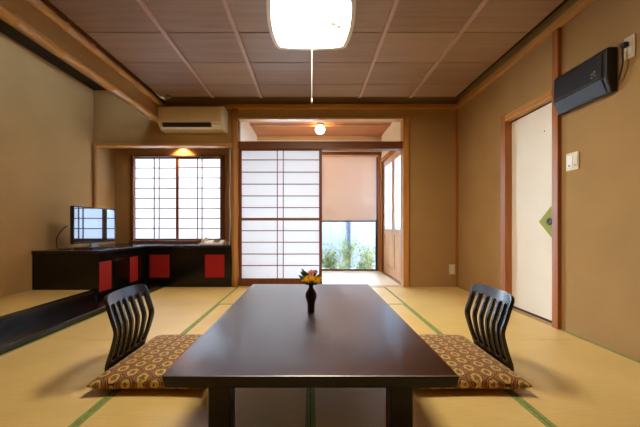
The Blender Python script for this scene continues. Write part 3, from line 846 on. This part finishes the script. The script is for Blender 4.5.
# ------------------------------------------------------------------ ceiling lamp
def lamp():
    cx, cy = .004, 2.36
    def outline(s, n=12):
        corners = [(-.262, .268), (.262, .268), (.262, -.31), (-.262, -.31)]
        mids = [(0, .293), (.292, 0), (0, -.335), (-.292, 0)]
        pts = []
        for i in range(4):
            a = Vector(corners[i]); b = Vector(corners[(i+1) % 4]); mdp = Vector(mids[i]); ctrl = 2*mdp - .5*(a+b)
            for k in range(n):
                f = k/n; f = .02+.96*f if k == 0 else f
                q = (1-f)**2*a + 2*f*(1-f)*ctrl + f*f*b
                pts.append((cx+q.x*s, cy+q.y*s))
        return pts
    t = thing('ceiling_lamp', 'lit square white ceiling lamp with bulging sides and pull cord', 'lamp', (cx, cy, 2.27))
    sub('mount', bx(cx-.18, cx+.18, cy-.18, cy+.18, 2.352, ZC-.0005), M['white'], t, bevel=.004)
    # shade body: diffuser as lofted rings
    bm = bmesh.new(); rings = []
    for s, z in ((.2, 2.267), (.6, 2.2675), (.9, 2.269), (.95, 2.272), (.965, 2.28)):
        rings.append([bm.verts.new((x, y, z)) for x, y in outline(s)])
    top = [bm.verts.new((x, y, 2.30)) for x, y in outline(.965)]
    rings.append(top)
    for a, b in zip(rings, rings[1:]):
        n = len(a)
        for i in range(n): bm.faces.new((a[i], a[(i+1) % n], b[(i+1) % n], b[i]))
    bm.faces.new(list(reversed(rings[0]))); bm.faces.new(top)
    sub('diffuser', bm, M['lamp'], t, smooth=True)
    bm = bmesh.new()
    o1, o2 = outline(.972), outline(1.075)
    lo = [bm.verts.new((x, y, 2.266)) for x, y in o1]; lo2 = [bm.verts.new((x, y, 2.266)) for x, y in o2]; up = [bm.verts.new((x, y, 2.31)) for x, y in o1]
    hi = [bm.verts.new((x, y, 2.352)) for x, y in outline(1.02)]; hi0 = [bm.verts.new((x, y, 2.352)) for x, y in outline(.6)]
    n = len(o1)
    for i in range(n):
        j = (i+1) % n
        bm.faces.new((lo[i], up[i], up[j], lo[j])); bm.faces.new((lo[i], lo[j], lo2[j], lo2[i])); bm.faces.new((lo2[i], lo2[j], hi[j], hi[i])); bm.faces.new((hi[i], hi[j], hi0[j], hi0[i]))
    sub('rim', bm, M['rim'], t)
    # leaf motif printed on the diffuser
    bm = bmesh.new()
    def blob(px, py, r1, r2, a):
        pts = []
        for k in range(10):
            q = 2*PI*k/10
            x = r1*math.cos(q); y = r2*math.sin(q)
            pts.append((px+x*math.cos(a)-y*math.sin(a), py+x*math.sin(a)+y*math.cos(a)))
        prism(bm, pts, 'z', 2.263, 2.2655)
    for (px, py, r1, r2, a) in ((.165, 2.32, .026, .02, .9), (.205, 2.35, .026, .02, 1.0)):
        blob(px, py, r1, r2, a)
    sub('leaf_motif', bm, emit('backlit_motif_ink', (.40, .40, .30), .55), t)
    bm = bmesh.new(); tube(bm, [(cx+.006, cy, 2.264), (cx+.006, cy, 1.735)], .002, 6)
    c = sub('pull_cord', bm, M['white'], t)
    bm = bmesh.new(); lathe(bm, [(.003, 1.74), (.007, 1.728), (.008, 1.712), (.005, 1.706)], cx+.006, cy, 12)
    sub('cord_weight', bm, M['white'], c, smooth=True)
lamp()

# veranda globe lamp
def globe():
    t = thing('globe_lamp', 'small lit globe lamp on the veranda ceiling', 'lamp', (.15, 5.0, 2.27))
    bm = bmesh.new(); lathe(bm, [(.05, 2.4), (.055, 2.395), (.055, 2.375), (.045, 2.368)], .15, 5.0, 24)
    sub('ceiling_cap', bm, M['metal'], t, smooth=True)
    bm = bmesh.new()
    prof = [(.075*math.sin(PI*k/14), 2.305-.068*math.cos(PI*k/14)) for k in range(0, 15)]
    lathe(bm, prof, .15, 5.0, 28)
    sub('globe', bm, M['globe'], t, smooth=True)
globe()
def downlight():
    x, y = xb(181, 4.6), 4.6
    t = thing('downlight', 'small warm downlight hidden behind the window recess lintel', 'lamp', (x, y, 1.975))
    bm = bmesh.new(); lathe(bm, [(.045, 1.999), (.045, 1.987), (.04, 1.983), (.034, 1.983), (.034, 1.999)], x, y, 24)
    sub('ring', bm, M['white'], t, smooth=True)
    bm = bmesh.new(); lathe(bm, [(.033, 1.998), (.033, 1.991), (.01, 1.987)], x, y, 20)
    sub('bulb', bm, M['down'], t, smooth=True)
    ld = bpy.data.lights.new('downlight_beam', 'SPOT'); ld.energy = 22; ld.color = (1, .62, .25); ld.spot_size = math.radians(125); ld.spot_blend = .5; ld.shadow_soft_size = .02
    lo = bpy.data.objects.new('downlight_beam', ld); C.objects.link(lo); lo.location = (0, 0, 0); lo.parent = t
    lo.location = (0, 0, .008)
downlight()

# smoke detector on ceiling near the air conditioner
M['detector'] = plain('brownish_grey_plastic', (104, 90, 74), .6)
t = thing('smoke_detector', 'tiny grey detector on the ceiling above the air conditioner', 'detector', (-1.745, 3.93, 2.365))
bm = bmesh.new(); lathe(bm, [(.03, 2.4), (.034, 2.39), (.03, 2.38)], -1.745, 3.93, 20)
sub('base', bm, M['detector'], t, smooth=True)
bm = bmesh.new(); lathe(bm, [(.024, 2.38), (.022, 2.37), (.01, 2.363)], -1.745, 3.93, 20)
sub('sensor_head', bm, M['grey'], t, smooth=True)

# ------------------------------------------------------------------ right wall fittings
def switch():
    y0, y1 = 2.305, 2.42; zc = 1.277
    t = thing('light_switch', 'cream wall switch plate right of the fusuma post', 'switch', (XR, (y0+y1)/2, zc-.066))
    sub('plate', bx(XR-.009, XR-.0003, y0, y1, zc-.066, zc+.066), M['cream'], t, bevel=.004)
    sub('rocker', bx(XR-.013, XR-.009, 2.355, 2.41, zc-.045, zc+.045), M['white'], t, bevel=.002)
    sub('rocker', bx(XR-.013, XR-.009, 2.315, 2.35, zc-.045, zc+.045), M['cream'], t, bevel=.002)
    sub('indicator', bx(XR-.0145, XR-.013, 2.375, 2.392, zc-.035, zc-.024), M['grey'], t)
    sub('indicator', bx(XR-.0145, XR-.013, 2.327, 2.338, zc-.035, zc-.026), M['grey'], t)
switch()
def wall_unit():
    ya, yb = 2.02, 2.465
    z0, z1 = 1.645, 1.935
    t = thing('wall_appliance', 'black ribbed box appliance mounted high on the right wall', 'appliance', (XR, 2.2, z0))
    f0, f1, f2 = XR-.035, XR-.075, XR-.072
    zm = 1.742
    body = [(XR-.0005, z0+.01), (f0, z0), (f1+.004, zm), (f2+.004, z1-.02), (f2+.016, z1), (XR-.0005, z1)]
    sub('casing', pr(body, 'y', ya, yb), M['dark'], t, bevel=.008)
    sub('grille', pr([(f1+.004, zm+.006), (f1-.004, zm+.008), (f2-.003, z1-.03), (f2+.004, z1-.026)], 'y', ya+.03, yb-.02), M['navy'], t, bevel=.002)
    sub('lower_panel', pr([(f0-.002, z0+.008), (f0-.006, z0+.010), (f1-.003, zm-.004), (f1+.004, zm-.002)], 'y', ya+.03, yb-.02), M['navy2'], t, bevel=.002)
    sub('ridge_highlight', bx(f1-.006, f1+.004, ya+.10, yb-.02, zm-.002, zm+.003), M['metal'], t)  # bright metal strip standing in for the highlight along the ridge
    for (dy, dz) in ((.075, .045), (.095, .06), (.078, .068), (.098, .038)):
        k = bmesh.new(); lathe(k, [(.007, 0), (.007, .003), (.003, .004)], n=12)
        for v in k.verts: v.co = Vector((f1-.0035-v.co.z, ya+dy+v.co.x, zm+dz+v.co.y))
        sub('knob', k, M['grey'], t)
wall_unit()
def outlet(name, label, kind):
    if kind == 'right':
        y0, y1, z0, z1 = 1.906, 1.973, 1.815, 1.95
        t = thing(name, label, 'outlet', (XR, (y0+y1)/2, z0))
        sub('plate', bx(XR-.008, XR-.0003, y0, y1, z0, z1), M['cream'], t, bevel=.003)
        sub('socket', bx(XR-.011, XR-.008, y0+.015, y1-.015, z0+.02, z1-.02), M['white'], t, bevel=.002)
    else:
        x0, x1 = xb(449, YB), xb(455, YB); z0, z1 = zb(274.3, YB), zb(264.4, YB)
        t = thing(name, label, 'outlet', ((x0+x1)/2, YB, z0))
        sub('plate', bx(x0, x1, YB-.008, YB-.0003, z0, z1), M['cream'], t, bevel=.003)
        sub('socket', bx(x0+.018, x1-.018, YB-.011, YB-.008, z0+.02, z1-.02), M['white'], t, bevel=.002)
        for zz in (z0+.045, z1-.055):
            sub('slot', boxes([(x0+.028, x0+.031, YB-.0115, YB-.0108, zz, zz+.012), (x1-.031, x1-.028, YB-.0115, YB-.0108, zz, zz+.012)]), M['dark'], t)
outlet('wall_outlet', 'cream outlet plate high on the right wall with a black plug', 'right')
outlet('wall_outlet', 'cream outlet plate low on the end wall near the far corner', 'back')
def plug():
    y, z = 1.953, 1.905
    t = thing('power_cord', 'black plug and cord hanging from the high outlet to the black box', 'cord', (XR-.02, y, z))
    sub('plug', bx(XR-.04, XR-.0115, y-.016, y+.016, z-.016, z+.014), M['dark'], t, bevel=.005)
    bm = bmesh.new()
    tube(bm, [(XR-.035, y, z-.012), (XR-.035, y+.002, z-.05), (XR-.03, y+.004, z-.10), (XR-.026, y+.018, z-.15), (XR-.022, y+.036, z-.19), (XR-.02, y+.058, z-.2)], .005, 8)
    sub('cord', bm, M['dark'], t, smooth=True)
plug()

# ------------------------------------------------------------------ garden
struct('ground', bx(-6, 9, YF+.12, 14, -.32, -.22), M['ground'], 'pale garden soil outside the veranda window', 'ground')
def fence():
    y = 7.3
    t = thing('garden_fence', 'pale panel fence with a dark post at the far side of the garden', 'fence', (.9, y, -.22))
    px = .5*(xb(346.8, y)+xb(350.4, y))
    posts = [px-1.6, px, px+1.6, px+3.2]
    for x in posts:
        sub('post', bx(x-.04, x+.04, y-.05, y+.03, -.22, 1.15), M['navymetal'], t, bevel=.004)
    for a, b in zip(posts, posts[1:]):
        sub('panel', bx(a+.04, b-.04, y-.006, y+.006, -.15, 1.12), M['fence'], t)
    sub('rail', bx(posts[0], posts[-1], y-.03, y-.052, 1.10, 1.16), M['navymetal'], t, bevel=.003)
fence()
def shrub(x, y, r, h, n, mats, label, seed, twig=8):
    rnd = random.Random(seed)
    t = thing('garden_shrub', label, 'shrub', (x, y, -.22), 'shrubs along the garden fence')
    st = bmesh.new(); tips = []
    for k in range(twig):
        a = rnd.uniform(0, 2*PI); q = rnd.uniform(.3, 1)
        p1 = Vector((x+math.cos(a)*r*.35*q, y+math.sin(a)*r*.3*q, -.22+h*.5)); p2 = Vector((x+math.cos(a)*r*.85*q, y+math.sin(a)*r*.8*q, -.22+h*rnd.uniform(.75, 1.05)))
        tube(st, [(x+.02*math.cos(a), y, -.22), tuple(p1), tuple(p2)], [.01, .006, .002], 5)
        tips += [p1, p2, (p1+p2)/2, p1*.5+Vector((x, y, -.1))*.5]
    sub('stem', st, M['stem'], t)
    for mi, mn in enumerate(mats):
        bm = bmesh.new()
        for k in range(n//len(mats)):
            c = rnd.choice(tips) + Vector((rnd.gauss(0, r*.22), rnd.gauss(0, r*.2), rnd.gauss(0, h*.13)))
            c.z = max(c.z, -.2)
            L_ = rnd.uniform(.035, .075); w = L_*rnd.uniform(.2, .34)
            R_ = Matrix.Rotation(rnd.uniform(0, 2*PI), 3, 'Z') @ Matrix.Rotation(rnd.uniform(-1, 1), 3, 'X') @ Matrix.Rotation(rnd.uniform(-.9, .9), 3, 'Y')
            vs = [bm.verts.new(c + R_ @ Vector(p)) for p in ((0,-L_/2,0), (w/2,0,.006), (0,L_/2,0), (-w/2,0,.006))]
            bm.faces.new(vs)
        sub('foliage', bm, M[mn], t)
shrub(.38, 6.4, .3, .56, 1300, ['foliage', 'foliage2', 'foliage3'], 'low leafy green shrub behind the left of the open window', 1)
shrub(.80, 7.0, .24, .78, 900, ['foliage', 'foliage2'], 'taller green shrub growing in front of the dark fence post', 2)
shrub(1.14, 6.4, .32, .66, 1300, ['foliage2', 'foliage2', 'foliage3'], 'sparse pale shrub behind the right of the open window', 3, 14)
shrub(.60, 6.0, .16, .30, 500, ['foliage', 'foliage2'], 'small low shrub nearest the window, left of centre', 5, 9)
shrub(.93, 6.0, .16, .30, 500, ['foliage2', 'foliage3'], 'small low shrub nearest the window, right of centre', 6, 9)

# ------------------------------------------------------------------ light, sky, camera
w = bpy.data.worlds.new('daylight'); scn.world = w; w.use_nodes = True
bg = w.node_tree.nodes['Background']
bg.inputs['Color'].default_value = (.66, .82, 1.0, 1); bg.inputs['Strength'].default_value = 18.0

cam = bpy.data.cameras.new('camera'); co = bpy.data.objects.new('camera', cam); C.objects.link(co)
co.location = (0, 0, H); co.rotation_euler = (PI/2, 0, 0)
cam.sensor_width = 36; cam.sensor_fit = 'HORIZONTAL'; cam.lens = 18
cam.shift_x = (320-CX)/640; cam.shift_y = (CY-213.5)/640
cam.clip_start = .02
scn.camera = co
vs = scn.view_settings
vs.view_transform = 'Standard'; vs.look = 'None'; vs.exposure = 0.6; vs.gamma = 1.0; vs.use_curve_mapping = False
scn.cycles.max_bounces = 10; scn.cycles.diffuse_bounces = 6; scn.cycles.transparent_max_bounces = 12
scn.cycles.sample_clamp_indirect = 8
scn.cycles.use_denoising = True
